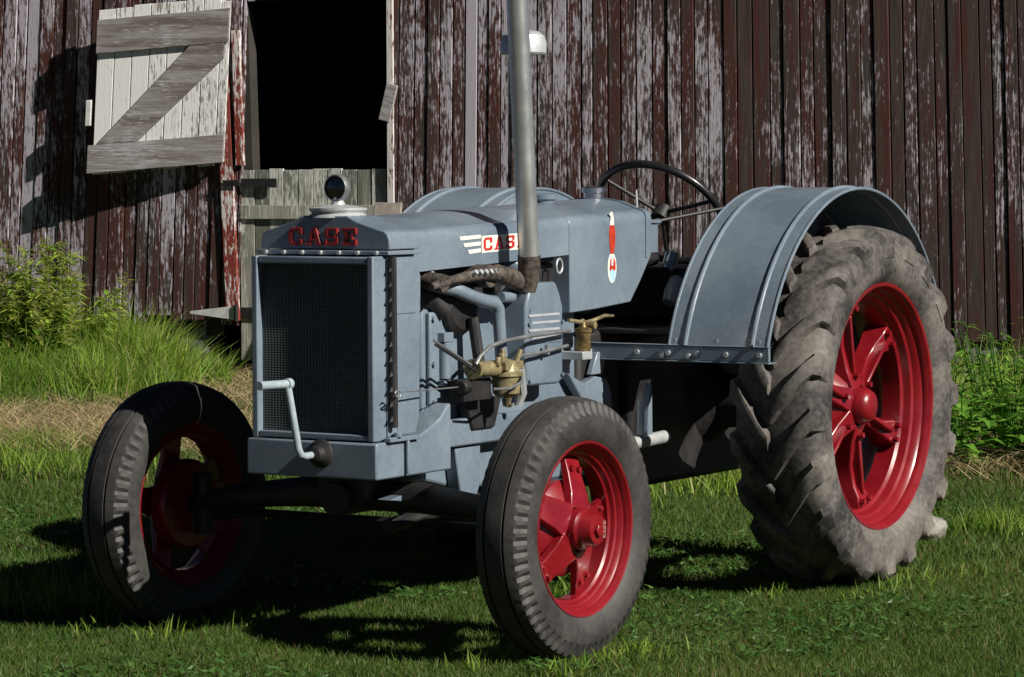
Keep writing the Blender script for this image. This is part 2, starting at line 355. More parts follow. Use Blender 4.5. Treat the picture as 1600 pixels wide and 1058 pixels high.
# children of the door are placed relative to its centre
uc = Vector((-.013, -.031, (.02+UH-.03)/2))
def uchild(name, m, a, b2, amt, poly=None, bev=.003):
    if poly: o = MB().prism([(p[0]-uc.y, p[1]-uc.z) for p in poly], a-uc.x, b2-uc.x, 'x').build(name, m, ud, smooth=False, bevel=bev)
    else:
        c = Vector([(a[i]+b2[i])/2 for i in range(3)]); hs = [(b2[i]-a[i])/2 for i in range(3)]
        o = MB().box([-x for x in hs], hs).build(name, m, ud, smooth=False, bevel=bev)
        o.location = c - uc
    o.matrix_parent_inverse = Matrix.Identity(4)
    if poly: o.location = (0, 0, 0)
    o.color = (*amt, 0, 1); return o
nb = 7; bw = (UW-.06)/nb
for i in range(nb):
    a = -.062-(i+1)*bw
    uchild('plank', 'door', (-.024, a+.003, .0+random.uniform(0, .02)), (-.002+random.uniform(0, .003), a+bw-.003, UH+random.uniform(-.015, .01)), (.66+random.gauss(0, .05), .45))
uchild('rail', 'rail', (.003, -UW-.03, .015), (.03, -.0, .20), (.50, .45))
uchild('rail', 'rail', (.003, -UW+.0, .80), (.03, -.0, 1.02), (.42, .5))
uchild('brace', 'rail', .003, .028, (.44, .5), poly=[(-UW+.03, .203), (-UW+.31, .203), (-.025, .70), (-.025, .797), (-.26, .797)])
uchild('door_handle', 'hinge_white', (-.02, -UW-.06, .33), (.012, -UW-.025, .50), (.9, .4))

for o_ in [ud] + list(ud.children):        # the old door has sagged out of square
    of = uc + (Vector(o_.location) if o_ is not ud else Vector())
    for v_ in o_.data.vertices:
        q_ = v_.co + of; v_.co = Vector((q_.x, q_.y + .055*(q_.z-UH), q_.z + .075*q_.y)) - of
# ------------------------------------------------------------------ tractor
TO = Vector((-.9, 0, 0))
T = empty('tractor', TO, 'blue-grey vintage farm tractor with red wheels parked on the lawn', 'tractor')
def P(mb, name, m, parent=None, **k): return mb.build(name, m, parent or T, **k)
def sub(o): ORG[o.name] = Vector((0, 0, 0)); return o   # sub-parts share the part's axes

# --- cast and painted lettering
LET = {'C': [[.02,.14,.27,.86], [.14,.82,.74,1], [.14,0,.74,.18], [.70,.60,.92,.98], [.70,.06,.92,.34]],
       'S': [[.14,.82,.74,1], [.04,.50,.28,.92], [.14,.42,.76,.59], [.66,.10,.91,.50], [.14,0,.74,.18], [.70,.64,.88,1], [.04,0,.22,.34]],
       'E': [[.12,.02,.36,.98], [.02,.83,.90,1], [.34,.43,.64,.58], [.02,0,.90,.17], [.74,.64,.92,.98], [.74,.02,.92,.36], [.58,.34,.70,.67]],
       'A': ['L', 'Rr', [.26,.24,.72,.37], [-.04,0,.34,.13], [.62,0,1.04,.13]]}
def letter(ch, place, d0, d1):
    mb = MB()
    for i, q in enumerate(LET[ch]):
        e = i*.0004
        if q == 'L': poly = [(.06, .02), (.26, .02), (.56, 1), (.36, 1)]
        elif q == 'Rr': poly = [(.72, .02), (.98, .02), (.66, .985), (.42, .985)]
        else: poly = [(q[0], q[1]), (q[2], q[1]), (q[2], q[3]), (q[0], q[3])]
        n = len(poly); vs = [place(u, w, d0) for u, w in poly] + [place(u, w, d1+e) for u, w in poly]
        mb.add(vs, [tuple(range(n)), tuple(range(2*n-1, n-1, -1))] + [(k, k+n, (k+1) % n+n, (k+1) % n) for k in range(n)])
    return mb
# --- wheels (axis along local y, +y outwards)
def lathe_wheel(prof, n, fn=None): return MB().lathe(prof, n, axis='y', fn=fn, cap=False)
def front_tyre():
    half = [(.052, .232), (.062, .240), (.076, .262), (.082, .290), (.079, .316), (.072, .334), (.069, .3405), (.066, .349), (.060, .3545), (.034, .3625), (.033, .353), (.027, .353), (.026, .364), (.0, .366)]
    prof = half + [(-h, r) for h, r in half[-2::-1]]
    K = len(prof); ser = {5, 6, 7, K-6, K-7, K-8}
    def fn(i, j, h, r):
        if j in ser and i % 3 == 0: return h*.93, r-.009
        return h, r
    return lathe_wheel(prof, 192, fn)
def rear_tyre(mir):
    half = [(.105, .392), (.125, .402), (.146, .43), (.152, .465), (.148, .50), (.138, .528), (.115, .548), (.06, .558), (0, .562)]
    prof = half + [(-h, r) for h, r in half[-2::-1]]
    mb = lathe_wheel(prof, 96)
    def srf(u):                       # u in 0..1 from centre to down the sidewall
        pts = [(0, .562), (.06, .559), (.115, .549), (.140, .528), (.150, .500), (.1525, .478)]
        L = [0]
        for a, b in zip(pts, pts[1:]): L.append(L[-1]+math.dist(a, b))
        x = u*L[-1]; y = np.interp(x, L, [p[0] for p in pts]); r = np.interp(x, L, [p[1] for p in pts])
        e = .004; y2 = np.interp(min(x+e, L[-1]), L, [p[0] for p in pts]); r2 = np.interp(min(x+e, L[-1]), L, [p[1] for p in pts])
        y1 = np.interp(max(x-e, 0), L, [p[0] for p in pts]); r1 = np.interp(max(x-e, 0), L, [p[1] for p in pts])
        t = Vector((y2-y1, r2-r1)).normalized(); return y, r, (-t.y, t.x)
    NL = 20
    for side in (1, -1):
        for k in range(NL):
            a0 = 2*math.pi*(k + (0 if side > 0 else .5))/NL
            secs = []; M_ = 9
            for i in range(M_):
                u = .02 + .95*i/(M_-1); y, r, n = srf(u); n = (n[0], abs(n[1]) if n[1] > 0 else n[1])
                ang = a0 + mir*(.30*min(u/.62, 1)**1.0)       # bar swept from the centre to the shoulder
                hw = .027 + .012*u; hh = .026 if .05 < u < .70 else .026*(max(.04, 1-(u-.70)/.2) if u > .5 else .8)
                q = []
                for sg, hgt in ((-1.25, -.006), (-.98, hh*.55), (-.86, hh*.95), (-.6, hh*1.03), (.6, hh*1.03), (.86, hh*.95), (.98, hh*.55), (1.25, -.006)):
                    yy = y + n[0]*hgt; rr = r + n[1]*hgt; aa = ang + sg*hw/r
                    q.append((rr*math.cos(aa), side*yy, rr*math.sin(aa)))
                secs.append(q)
            mb.loft(secs)
    return mb
def spoke_front(i):
    a = 2*math.pi*i/5 + R(100); mb = MB()
    M4 = Matrix.Rotation(-a, 4, 'Y')      # local +x outward along the spoke
    def V(x, y, z): return M4 @ Vector((x, y, z))
    secs = []
    for x, w, y0, y1 in ((.055, .055, .018, .045), (.10, .045, .008, .034), (.15, .038, -.008, .014), (.203, .040, -.022, -.006)):
        secs.append([V(x, y0, -w), V(x, y0, w), V(x, y1, w*.92), V(x, y1, -w*.92)])
    mb.loft(secs)
    mb2 = []
    for x, z, y in ((.165, .018, .010), (.165, -.018, .010)):
        c0, c1 = V(x, y-.01, z), V(x, y+.008, z); mb2.append(MB().tube([c0, c1], .008, 8))
    return mb, mb2
def make_front_wheel(loc, rz):
    rim = lathe_wheel([(.064, .2450), (.068, .2425), (.066, .237), (.058, .233), (.052, .229), (.046, .2285), (.040, .222), (.030, .218), (.027, .212), (.015, .208), (.010, .201), (-.03, .199), (-.040, .215), (-.056, .228), (-.066, .240), (-.064, .2455), (-.05, .236), (-.03, .212), (.012, .212), (.045, .234)], 96)
    prof = rim
    w = P(rim, 'front_wheel', 'red', loc=Vector(loc)-TO); w.rotation_euler = (0, 0, rz); sub(w)
    P(front_tyre(), 'tyre', 'tyre_front', w, ang=28, loc=(0, 0, 0))
    P(MB().lathe([(-.06, .05), (-.06, .125), (-.045, .135), (-.012, .135), (-.005, .128), (.02, .085), (.03, .06), (.06, .056), (.066, .05), (.072, .046), (.098, .044), (.105, .040), (.1052, 0)], 40, axis='y', cap=True), 'hub', 'red', w, loc=(0, 0, 0))
    for i_, ch_ in enumerate('CASE'):
        P(letter(ch_, lambda u, w, k: (-.020-(1-w)*.012, k, -.024+i_*.0125+u*.0105), .1035, .1085), 'letter', 'red_worn', w, smooth=False, loc=(0, 0, 0))
    hexa = [(.018*math.cos(k*math.pi/3)+.004, .018*math.sin(k*math.pi/3)) for k in range(6)]
    P(MB().prism(hexa, .100, .116), 'hub_cap', 'red', w, loc=(0, 0, 0), bevel=.002)
    for i in range(5):
        a, b = spoke_front(i)
        P(a, 'spoke', 'red', w, bevel=.003, loc=(0, 0, 0))
        for q in b: P(q, 'bolt', 'red', w, loc=(0, 0, 0))
    return w
make_front_wheel((0, .676, .366), R(-2.5)); make_front_wheel((0, -.676, .366), R(180-2.5))
def make_rear_wheel(loc, rz, mir, ph):
    rim = lathe_wheel([(.122, .402), (.127, .398), (.124, .390), (.112, .384), (.104, .380), (.096, .381), (.088, .372), (.070, .366), (.064, .356), (.040, .350), (.032, .340), (-.03, .336), (-.06, .36), (-.11, .38), (-.124, .398), (-.12, .404), (-.10, .395), (-.05, .362), (-.02, .345), (.03, .35), (.09, .385)], 120)
    w = P(rim, 'rear_wheel', 'red', loc=Vector(loc)-TO); w.rotation_euler = (0, 0, rz); sub(w)
    P(rear_tyre(mir), 'tyre', 'tyre_rear', w, ang=38, loc=(0, 0, 0))
    P(MB().lathe([(-.10, .10), (-.10, .16), (-.05, .165), (-.035, .15), (-.02, .12), (.02, .09), (.035, .062), (.07, .056), (.085, .046), (.092, .03), (.094, 0)], 40, axis='y'), 'hub', 'red', w, loc=(0, 0, 0))
    for i in range(6):
        a = 2*math.pi*i/6 + ph; M4 = Matrix.Rotation(-a, 4, 'Y')
        V = lambda x, y, z: M4 @ Vector((x, y, z))
        mb = MB()
        secs = []
        for x, w_, y0, y1 in ((.06, .050, -.04, .045), (.12, .036, -.045, .020), (.20, .028, -.05, .005), (.27, .030, -.05, .012), (.30, .046, -.045, .030), (.342, .048, -.045, .034)):
            secs.append([V(x, y0, -w_), V(x, y0, w_), V(x, y1, w_*.8), V(x, y1, -w_*.8)])
        mb.loft(secs); mb.box((.09, .0, -.007), (.30, .036, .007), M4)
        P(mb, 'spoke', 'red', w, bevel=.005, loc=(0, 0, 0))
        for x, z, r_ in ((.318, -.024, .011), (.318, .024, .011), (.10, 0, .010)): P(MB().tube([V(x, .02, z), V(x, .049, z)], r_, 6), 'bolt', 'red', w, loc=(0, 0, 0))
    return w
make_rear_wheel((-1.8, .69, .592), 0, 1, R(20)); make_rear_wheel((-1.8, -.69, .592), R(180), -1, R(35))

# --- hood, tank, radiator
def zt(x): return 1.19 + (.02-x)*.0326
def sec(x, hw, zb, z, crown, r=.028):
    h = [(hw, zb), (hw, z-r-.012), (hw, z-r), (hw-.0045, z-r*.5), (hw-.0165, z-r*.13), (hw-r, z), (hw-r-.012, z+.0025), (hw*.5, z+crown*.72), (hw*.22, z+crown*.96), (0, z+crown)]
    return [(x, a, b) for a, b in h] + [(x, -a, b) for a, b in h[-2::-1]]
hd = MB().loft([sec(x, .2, 1.07 + (.02-x)*.034, zt(x), .034) for x in (.035, -.2, -.5, -.836)], close=False)
hood = sub(P(hd, 'hood', 'grey', solid=.004))
tank = MB().loft([sec(x, .2, zb, zt(x), .034) for x, zb in ((-.842, .920), (-1.0, .926), (-1.224, .940), (-1.29, 1.005), (-1.352, 1.075), (-1.364, 1.095))])
tank = sub(P(tank, 'fuel_tank', 'grey', bevel=.003))
P(MB().loft([[(x, y*k, (z-1.15)*k+1.15) for x, y, z in sec(x, .2035, 1.08, zt(x)+.003, .034)] for x, k in ((-1.322, 1), (-1.334, 1))]), 'tank_band', 'grey', tank, loc=(0, 0, 0))
def boltrow(pts, d, r=.006, h=.006):
    mb = MB()
    for p in pts: mb.tube([Vector(p), Vector(p)+Vector(d)*h], r, 6)
    return mb
tt = [(.222, 1.137), (.222, 1.163), (.216, 1.180), (.203, 1.190), (.185, 1.194), (.11, 1.216), (.09, 1.226), (.078, 1.231), (0, 1.231)]
tts = lambda x, k=1, dz=0: [(x, a*k, 1.137+(b-1.137)*k+dz) for a, b in tt] + [(x, -a*k, 1.137+(b-1.137)*k+dz) for a, b in tt[-2::-1]]
rad = MB().loft([tts(.190, .985), tts(.180), tts(.12), tts(.044)])
rad = sub(P(rad, 'radiator_tank', 'grey', bevel=.003))
P(MB().box((.04, -.226, 1.122), (.205, .226, 1.134)), 'flange', 'grey', rad, bevel=.002, loc=(0, 0, 0))
for i in range(7):
    P(boltrow([(.204, -.19+i*.063, 1.128)], (1, 0, 0), .006, .01), 'bolt', 'alu', rad, loc=(0, 0, 0))
P(MB().lathe([(1.225, .086), (1.232, .082), (1.238, .074), (1.246, .083), (1.252, .083), (1.256, .06), (1.262, .022), (1.272, .016), (1.284, .014)], 36, (.115, -.004, 0)), 'filler_neck', 'alu', rad, loc=(0, 0, 0))
P(MB().lathe([(-.014, .034), (-.008, .038), (.012, .039), (.017, .037), (.017, .0335)], 36, (.115, -.004, 1.309), 'x', cap=False).lathe([(-.014, .034), (-.0145, 0)], 36, (.115, -.004, 1.309), 'x', cap=False), 'gauge_case', 'wire', rad, loc=(0, 0, 0))
P(MB().lathe([(.008, .0345), (.0135, .028), (.0155, 0)], 36, (.115, -.004, 1.309), 'x', cap=False), 'gauge_glass', 'glass', rad, loc=(0, 0, 0))
for i, ch in enumerate('CASE'):
    y0 = -.121 + i*.0615
    P(letter(ch, lambda u, w, k: (k, y0+u*.053, 1.147+w*.050), .188, .1965), 'letter', 'red_letter', rad, smooth=False, bevel=.0012, loc=(0, 0, 0))
# radiator body
fr = MB().box((.19, -.2077, .603), (.256, -.187, 1.119)).box((.19, .187, .603), (.256, .2077, 1.119)).box((.19, -.186, 1.097), (.2545, .186, 1.117)).box((.19, -.186, .605), (.2545, .186, .622))
frame = sub(P(fr, 'radiator_frame', 'grey', bevel=.004))
P(MB().box((.195, -.19, .61), (.232, .19, 1.10)), 'radiator_core', 'core', frame, smooth=False, loc=(0, 0, 0))
for sg in (1, -1):
    P(MB().prism([(.192, .612), (.192, 1.12), (.055, 1.12), (.02, 1.06), (.03, .66), (.052, .612)], sg*.15, sg*.214), 'radiator_side', 'grey', frame, bevel=.004, loc=(0, 0, 0))
    mb = MB().tube([(.182, sg*.228, .64), (.186, sg*.228, 1.118)], .0105, 10)
    for k in range(11):
        z = .66+k*.042; mb.add([(.19, sg*.224, z), (.19, sg*.232, z), (.186, sg*.228, z+.022), (.206, sg*.228, z-.004)], [(0,1,2),(0,2,3),(1,3,2),(0,3,1)])
    P(mb, 'shutter_rod', 'dark', frame, loc=(0, 0, 0))
    for mb in (MB().box((.06, sg*.2142, .618), (.145, sg*.2155, .66)), MB().box((.05, sg*.205, .955), (.155, sg*.2165, 1.105))): P(mb, 'bracket', 'grey', frame, bevel=.003, loc=(0, 0, 0))
P(MB().box((.06, .214, .6), (.215, .236, .613)).tube([(.17, .232, .612), (.17, .232, .626)], .012, 10).tube([(.12, .232, .505), (.12, .232, .60)], .006, 8), 'tie_plate', 'grey', frame, bevel=.002, loc=(0, 0, 0))
base = MB().prism([(.264, .497), (.264, .600), (.06, .602), (.03, .612), (-.02, .63), (-.07, .652), (-.105, .685), (-.124, .69), (-.124, .497)], -.222, .222)
P(base, 'front_casting', 'grey', bevel=.006)
# crank
cr = sub(P(MB().tube([(.26, .03, .565), (.335, .03, .563), (.352, .029, .568), (.360, .026, .585), (.368, .0, .745), (.370, -.003, .762)], .0105, 12), 'starting_crank', 'crank'))
P(MB().tube([(.362, -.003, .766), (.50, -.006, .768)], [.012, .0125], 14).tube([(.358, -.003, .766), (.376, -.003, .766)], .016, 14), 'crank_grip', 'crank', cr, loc=(0, 0, 0))
P(MB().lathe([(.26, .042), (.27, .040), (.28, .026), (.30, .022), (.305, .012)], 20, (0, .035, .565), 'x'), 'crank_boss', 'dark', cr, loc=(0, 0, 0))

# --- exhaust and air stack
ex = sub(P(MB().tube([(-.452, .288, 1.105), (-.414, .288, 1.55), (-.367, .288, 2.12)], .0315, 24), 'exhaust_pipe', 'chrome'))
P(MB().tube([(-.466, .268, 1.005), (-.462, .282, 1.05), (-.452, .288, 1.108)], [.030, .033, .034], 20), 'exhaust_elbow', 'rust', ex, loc=(0, 0, 0))
man = sub(P(MB().tube([(-.005, .232, 1.028), (-.06, .235, 1.036), (-.12, .238, 1.046), (-.20, .242, 1.052), (-.25, .246, 1.056), (-.33, .252, 1.058), (-.40, .256, 1.042), (-.48, .256, 1.018)], [.010, .014, .012, .017, .017, .026, .029, .029], 14), 'manifold', 'rust'))
for k in range(5): P(MB().tube([(-.19-.028*k, .235, 1.05), (-.19-.028*k, .27, 1.066)], .008, 6), 'stud', 'alu', man, loc=(0, 0, 0))
for mb in (MB().tube([(-.06, .14, 1.05), (-.06, .245, 1.035)], .026, 12), MB().tube([(-.30, .14, 1.05), (-.30, .25, 1.05)], .034, 12)): P(mb, 'port', 'rust', man, loc=(0, 0, 0))
P(MB().tube([(-.09, .16, 1.035), (-.16, .215, 1.015), (-.22, .235, .992), (-.28, .24, .978), (-.33, .24, .972), (-.352, .24, .952), (-.356, .242, .92), (-.356, .25, .81)], [.022, .021, .02, .02, .021, .021, .019, .019], 16), 'intake_pipe', 'grey')
P(MB().tube([(-.37, .24, .985), (-.43, .235, .985), (-.50, .225, 1.005), (-.56, .20, 1.03)], [.016, .019, .02, .02], 14), 'intake_branch', 'grey')
st = sub(P(MB().tube([(-.985, -.05, 1.22), (-.985, -.05, 1.74)], .020, 18), 'air_stack', 'alu'))
P(MB().lathe([(1.722, .068), (1.728, .073), (1.760, .073), (1.782, .066), (1.795, .048), (1.800, .0)], 32, (-.985, -.05, 0)), 'stack_cap', 'alu', st, loc=(0, 0, 0))
P(MB().lathe([(1.235, .034), (1.262, .034), (1.268, .042), (1.282, .042), (1.287, .03), (1.288, 0)], 24, (-1.02, 0.0, 0)), 'filler_cap', 'grey', tank, loc=(0, 0, 0))
P(MB().lathe([(1.25, .033), (1.286, .033), (1.288, .039), (1.302, .039), (1.306, .034), (1.3065, 0)], 28, (-1.372+.03, -.0, 0)), 'filler_cap', 'steel', tank, loc=(0, 0, 0))

# --- decals on the hood side (thin plates standing just proud of the sheet)
def plate(poly, y0, y1): return MB().prism(poly, y0, y1)
for k, (xa, xb, xc, z0, z1) in enumerate(((-.205, -.322, -.212, 1.157, 1.168), (-.226, -.322, -.235, 1.137, 1.148), (-.25, -.322, -.26, 1.117, 1.128))):
    dz = lambda x: (-.322-x)*-.0
    P(plate([(xa, z1-.002), (xb, z1+.002), (xb, z0+.002), (xc, z0-.002)], .2005, .2015), 'decal_stripe', 'decal_white', hood, smooth=False, loc=(0, 0, 0))
P(plate([(-.327, 1.116), (-.592, 1.124), (-.592, 1.172), (-.327, 1.166)], .2005, .2015), 'decal_panel', 'decal_white', hood, smooth=False, loc=(0, 0, 0))
for i, ch in enumerate('CASE'):
    x0 = -.336 - i*.0635
    P(letter(ch, lambda u, w, k: (x0-u*.052, k, 1.1225+w*.038+(-.336-x0+u*.052)*.03), .2016, .2022), 'letter', 'decal_red', hood, smooth=False, loc=(0, 0, 0))
# eagle on a globe, tank side
def el(cx, cz, rx, rz, n=24): return [(cx+rx*math.cos(2*math.pi*k/n), cz+rz*math.sin(2*math.pi*k/n)) for k in range(n)]
ek = -1.105
def E_(poly, y1, name, m): P(plate([(ek-u, 1.108+w) for u, w in poly], .2003, y1), name, m, tank, smooth=False, loc=(0, 0, 0))
E_(el(0, -.056, .028, .048), .2010, 'emblem_globe', 'decal_white')
E_(el(.002, -.070, .021, .030), .2014, 'emblem_sea', 'decal_blue')
E_([(-.018, -.062), (-.012, -.030), (-.004, -.026), (-.006, -.048), (.006, -.050), (.010, -.022), (.021, -.040), (.021, -.062), (.010, -.066), (.0, -.058), (-.010, -.066)], .2018, 'emblem_land', 'decal_orange')
E_([(-.010, -.012), (.010, -.012), (.019, .02), (.020, .060), (.012, .078), (-.014, .078), (-.019, .055), (-.016, .015)], .2016, 'emblem_body', 'decal_orange')
E_([(-.014, .078), (.012, .078), (.009, .100), (.004, .116), (-.004, .121), (-.012, .117), (-.018, .110), (-.010, .108), (-.010, .096)], .2016, 'emblem_head', 'decal_white')

# --- engine
eng = sub(P(MB().box((-.96, -.15, .57), (-.08, .15, .985)), 'engine_block', 'grey', bevel=.008))
P(MB().box((-.90, -.14, .987), (-.02, .14, 1.075)), 'cylinder_head', 'dark', eng, bevel=.008, loc=(0, 0, 0))  # near-black iron colour also stands in for deep shade under the hood
P(MB().box((-.075, -.145, .62), (.015, .145, 1.06)), 'sun_gap_block', 'dark', eng, bevel=.006, loc=(0, 0, 0))  # added box, keeps sun from slipping through behind the radiator
P(MB().box((-.83, -.155, 1.077), (.0, .155, 1.13)), 'rocker_cover', 'dark', eng, bevel=.012, loc=(0, 0, 0))
P(MB().prism([(-.95, .57), (-.10, .57), (-.12, .46), (-.30, .42), (-.90, .40)], -.13, .13), 'oil_pan', 'grey', eng, bevel=.01, loc=(0, 0, 0))
P(MB().box((-.36, .15, .67), (-.10, .166, .95)), 'side_cover', 'grey', eng, bevel=.006, loc=(0, 0, 0))
for q in ((-.115, .166, .69), (-.115, .166, .80), (-.115, .166, .93), (-.34, .166, .69), (-.34, .166, .93), (-.23, .166, .935)): P(boltrow([q], (0, 1, 0), .008, .008), 'bolt', 'grey', eng, loc=(0, 0, 0))
P(MB().tube([(-.165, .175, .755), (-.165, .175, .86)], .017, 12).box((-.19, .166, .862), (-.14, .19, .89)).box((-.19, .166, .735), (-.14, .19, .752)), 'oil_filler', 'grey', eng, bevel=.002, loc=(0, 0, 0))
P(MB().lathe([(.13, .085), (.185, .085), (.198, .07), (.20, 0)], 28, (-.24, 0, .965), 'y').tube([(-.255, .215, .93), (-.262, .235, .78)], .017, 10), 'magneto', 'dark', eng, loc=(0, 0, 0))
P(MB().tube([(.0, .12, 1.0), (-.12, .15, .99), (-.17, .17, .95)], [.035, .03, .03], 12), 'water_hose', 'dark', eng, loc=(0, 0, 0))
hs = MB().prism([(-.514, .715), (-.514, .955), (-.535, 1.0), (-.55, 1.022), (-.69, 1.022), (-.712, .99), (-.733, .945), (-.733, .725), (-.70, .712)], .10, .24)
hsg = sub(P(hs, 'air_cleaner', 'grey', bevel=.008))
P(MB().prism([(-.535, .84), (-.535, .945), (-.715, .945), (-.715, .84)], .2405, .2425), 'data_plate', 'grey', hsg, smooth=False, loc=(0, 0, 0))
for k in range(4): P(MB().box((-.705, .2427, .855+k*.022), (-.545+.02*(k % 2), .2437, .862+k*.022)), 'plate_line', 'alu', hsg, smooth=False, loc=(0, 0, 0))
for q in ((-.528, .241, .90), (-.722, .241, .90), (-.53, .241, .73), (-.72, .241, .74)): P(boltrow([q], (0, 1, 0), .006, .007), 'bolt', 'grey', hsg, loc=(0, 0, 0))
P(MB().box((-.60, .16, 1.022), (-.545, .235, 1.06)).tube([(-.575, .2, 1.05), (-.54, .15, 1.09)], .03, 12), 'cleaner_neck', 'grey', hsg, bevel=.004, loc=(0, 0, 0))
# carburettor
cb = sub(P(MB().lathe([(.690, .012), (.697, .030), (.706, .040), (.752, .043), (.757, .050), (.766, .050), (.772, .04), (.80, .03), (.81, 0)], 28, (-.35, .27, 0)), 'carburettor', 'brass'))
P(MB().tube([(-.18, .262, .785), (-.36, .262, .778)], [.022, .026], 16).tube([(-.176, .262, .785), (-.19, .262, .785)], .030, 16), 'throttle_body', 'brass', cb, loc=(0, 0, 0))
P(MB().box((-.40, .235, .775), (-.30, .30, .80)).tube([(-.31, .28, .80), (-.31, .28, .825)], .012, 8).tube([(-.385, .28, .79), (-.40, .29, .832)], .009, 8).tube([(-.345, .26, .80), (-.345, .26, .835)], .010, 8).tube([(-.28, .285, .79), (-.28, .285, .815)], .009, 8), 'choke_lever', 'brass', cb, bevel=.002, loc=(0, 0, 0))
P(MB().tube([(-.335, .285, .694), (-.335, .285, .665)], [.012, .006], 8).tube([(-.335, .27, .672), (-.335, .30, .672)], .005, 8), 'drain_cock', 'brass', cb, loc=(0, 0, 0))
P(MB().tube([(-.43, .262, .775), (-.47, .25, .70), (-.465, .24, .66)], [.020, .017, .012], 10), 'air_horn', 'alu', cb, loc=(0, 0, 0))
P(MB().box((-.30, .20, .69), (-.15, .25, .755)).tube([(-.13, .25, .735), (-.17, .25, .735)], .02, 10).prism([(-.24, .69), (-.44, .69), (-.40, .60), (-.28, .60)], .165, .20), 'heat_shield', 'dark', cb, bevel=.004, loc=(0, 0, 0))
# rods, wires and pipes beside the engine
P(MB().tube([(.03, .262, .878), (-.175, .268, .792)], .0038, 8), 'throttle_rod', 'wire'); P(MB().tube([(.03, .268, .866), (-.175, .274, .780)], .0042, 8), 'governor_rod', 'dark')
P(MB().tube([(-.165, .28, .800), (-.185, .282, .822), (-.235, .285, .848), (-.31, .288, .861), (-.45, .286, .868), (-.72, .27, .873)], .006, 8), 'fuel_line', 'wire')
P(MB().tube([(-.40, .275, .81), (-.56, .268, .815), (-.72, .262, .827)], .0055, 8).tube([(-.60, .262, .807), (-.60, .262, .835)], .008, 8), 'control_rod', 'wire')
P(MB().tube([(-.17, .335, .730), (-.25, .345, .728), (-.33, .335, .742), (-.39, .30, .765)], .004, 8), 'choke_wire', 'wire')
hk = [(.216+.014*math.cos(a), .262, .737+.010*math.sin(a)) for a in np.linspace(.3, 5.6, 12)]
P(MB().tube(hk + [(.19, .262, .742), (.05, .25, .738), (-.14, .24, .735)], .0022, 6), 'choke_hook', 'wire')
for x, z in ((-.072, 1.045), (-.792, 1.066)):
    P(MB().tube([(x+.018*math.cos(a), .192, z+.022*math.sin(a)) for a in np.linspace(0, 2*math.pi, 20, endpoint=False)], .0035, 6, closed=True), 'hood_catch', 'alu')
# fuel strainer in brass behind the air cleaner
fs = sub(P(MB().lathe([(.80, .018), (.81, .024), (.855, .024), (.86, .028), (.87, .028), (.875, .012), (.89, .008)], 20, (-.905, .21, 0)), 'fuel_strainer', 'brown_brass'))
P(MB().tube([(-.80, .22, .90), (-.87, .22, .892), (-.905, .21, .895)], .006, 8).tube([(-.905, .21, .888), (-.96, .215, .893), (-1.02, .22, .905), (-1.07, .225, .903)], [.005, .006, .006, .004], 8).tube([(-.93, .21, .88), (-.93, .24, .88)], .012, 8), 'strainer_lever', 'brass', fs, loc=(0, 0, 0))
P(MB().box((-.92, .15, .775), (-.86, .235, .80)), 'strainer_bracket', 'alu', fs, bevel=.002, loc=(0, 0, 0))

# --- chassis
ch = sub(P(MB().box((-1.25, -.155, .40), (-.97, .155, .86)).box((-2.1, -.19, .34), (-1.25, .19, .84)), 'gear_housing', 'dark', bevel=.02))
P(MB().tube([(-1.8, -.66, .592), (-1.8, -.25, .592), (-1.8, -.19, .592), (-1.8, .19, .592), (-1.8, .25, .592), (-1.8, .66, .592)], [.07, .09, .14, .14, .09, .07], 20), 'rear_axle', 'dark', ch, loc=(0, 0, 0))
P(MB().box((-.62, .155, .555), (-.125, .190, .635)), 'side_rail', 'grey', bevel=.006); P(MB().box((-.62, -.19, .555), (-.125, -.155, .635)), 'side_rail', 'grey', bevel=.006)
P(MB().prism([(-.22, .55), (-.36, .55), (-.355, .43), (-.34, .40), (-.25, .41)], .131, .175), 'steering_arm_plate', 'grey', bevel=.005)
P(MB().prism([(-.85, .735), (-.88, .70), (-.93, .655), (-.945, .55), (-1.13, .55), (-1.12, .66), (-1.09, .705), (-1.02, .715), (-.95, .695)], .157, .19), 'clutch_bracket', 'grey', bevel=.005)
P(MB().prism([(-1.0, .72), (-1.04, .79), (-1.10, .79), (-1.075, .72)], .165, .185), 'platform_brace', 'grey', bevel=.003)
pd = sub(P(MB().prism([(-1.135, .52), (-1.155, .67), (-1.168, .69), (-1.172, .52)], .285, .31), 'clutch_pedal', 'grey', bevel=.004))
P(MB().tube([(-1.03, .30, .505), (-1.27, .30, .512)], .021, 16).tube([(-1.10, .305, .53), (-1.105, .305, .64)], .012, 8), 'foot_peg', 'alu', pd, loc=(0, 0, 0))
ax = sub(P(MB().tube([(0, -.60, .366), (0, -.45, .40), (0, -.2, .425), (0, .2, .425), (0, .45, .40), (0, .60, .366)], [.03, .035, .045, .045, .035, .03], 14), 'front_axle', 'dark'))
P(MB().box((-.09, -.08, .41), (.12, .08, .50)).lathe([(-.14, .05), (.15, .05)], 20, (0, 0, .425), 'x'), 'axle_pivot', 'dark', ax, bevel=.006, loc=(0, 0, 0))
for sg in (1, -1):
    P(MB().tube([(0, sg*.575, .28), (0, sg*.575, .46)], .028, 14).tube([(0, sg*.575, .366), (0, sg*.68, .366)], .028, 14).tube([(0, sg*.575, .33), (-.17, sg*.54, .33)], .016, 10), 'spindle', 'dark', ax, loc=(0, 0, 0))
P(MB().tube([(-.17, -.54, .33), (-.17, .54, .33)], .013, 10).tube([(-.17, .12, .33), (-.17, .12, .345)], .022, 10), 'tie_rod', 'dark', ax, loc=(0, 0, 0))
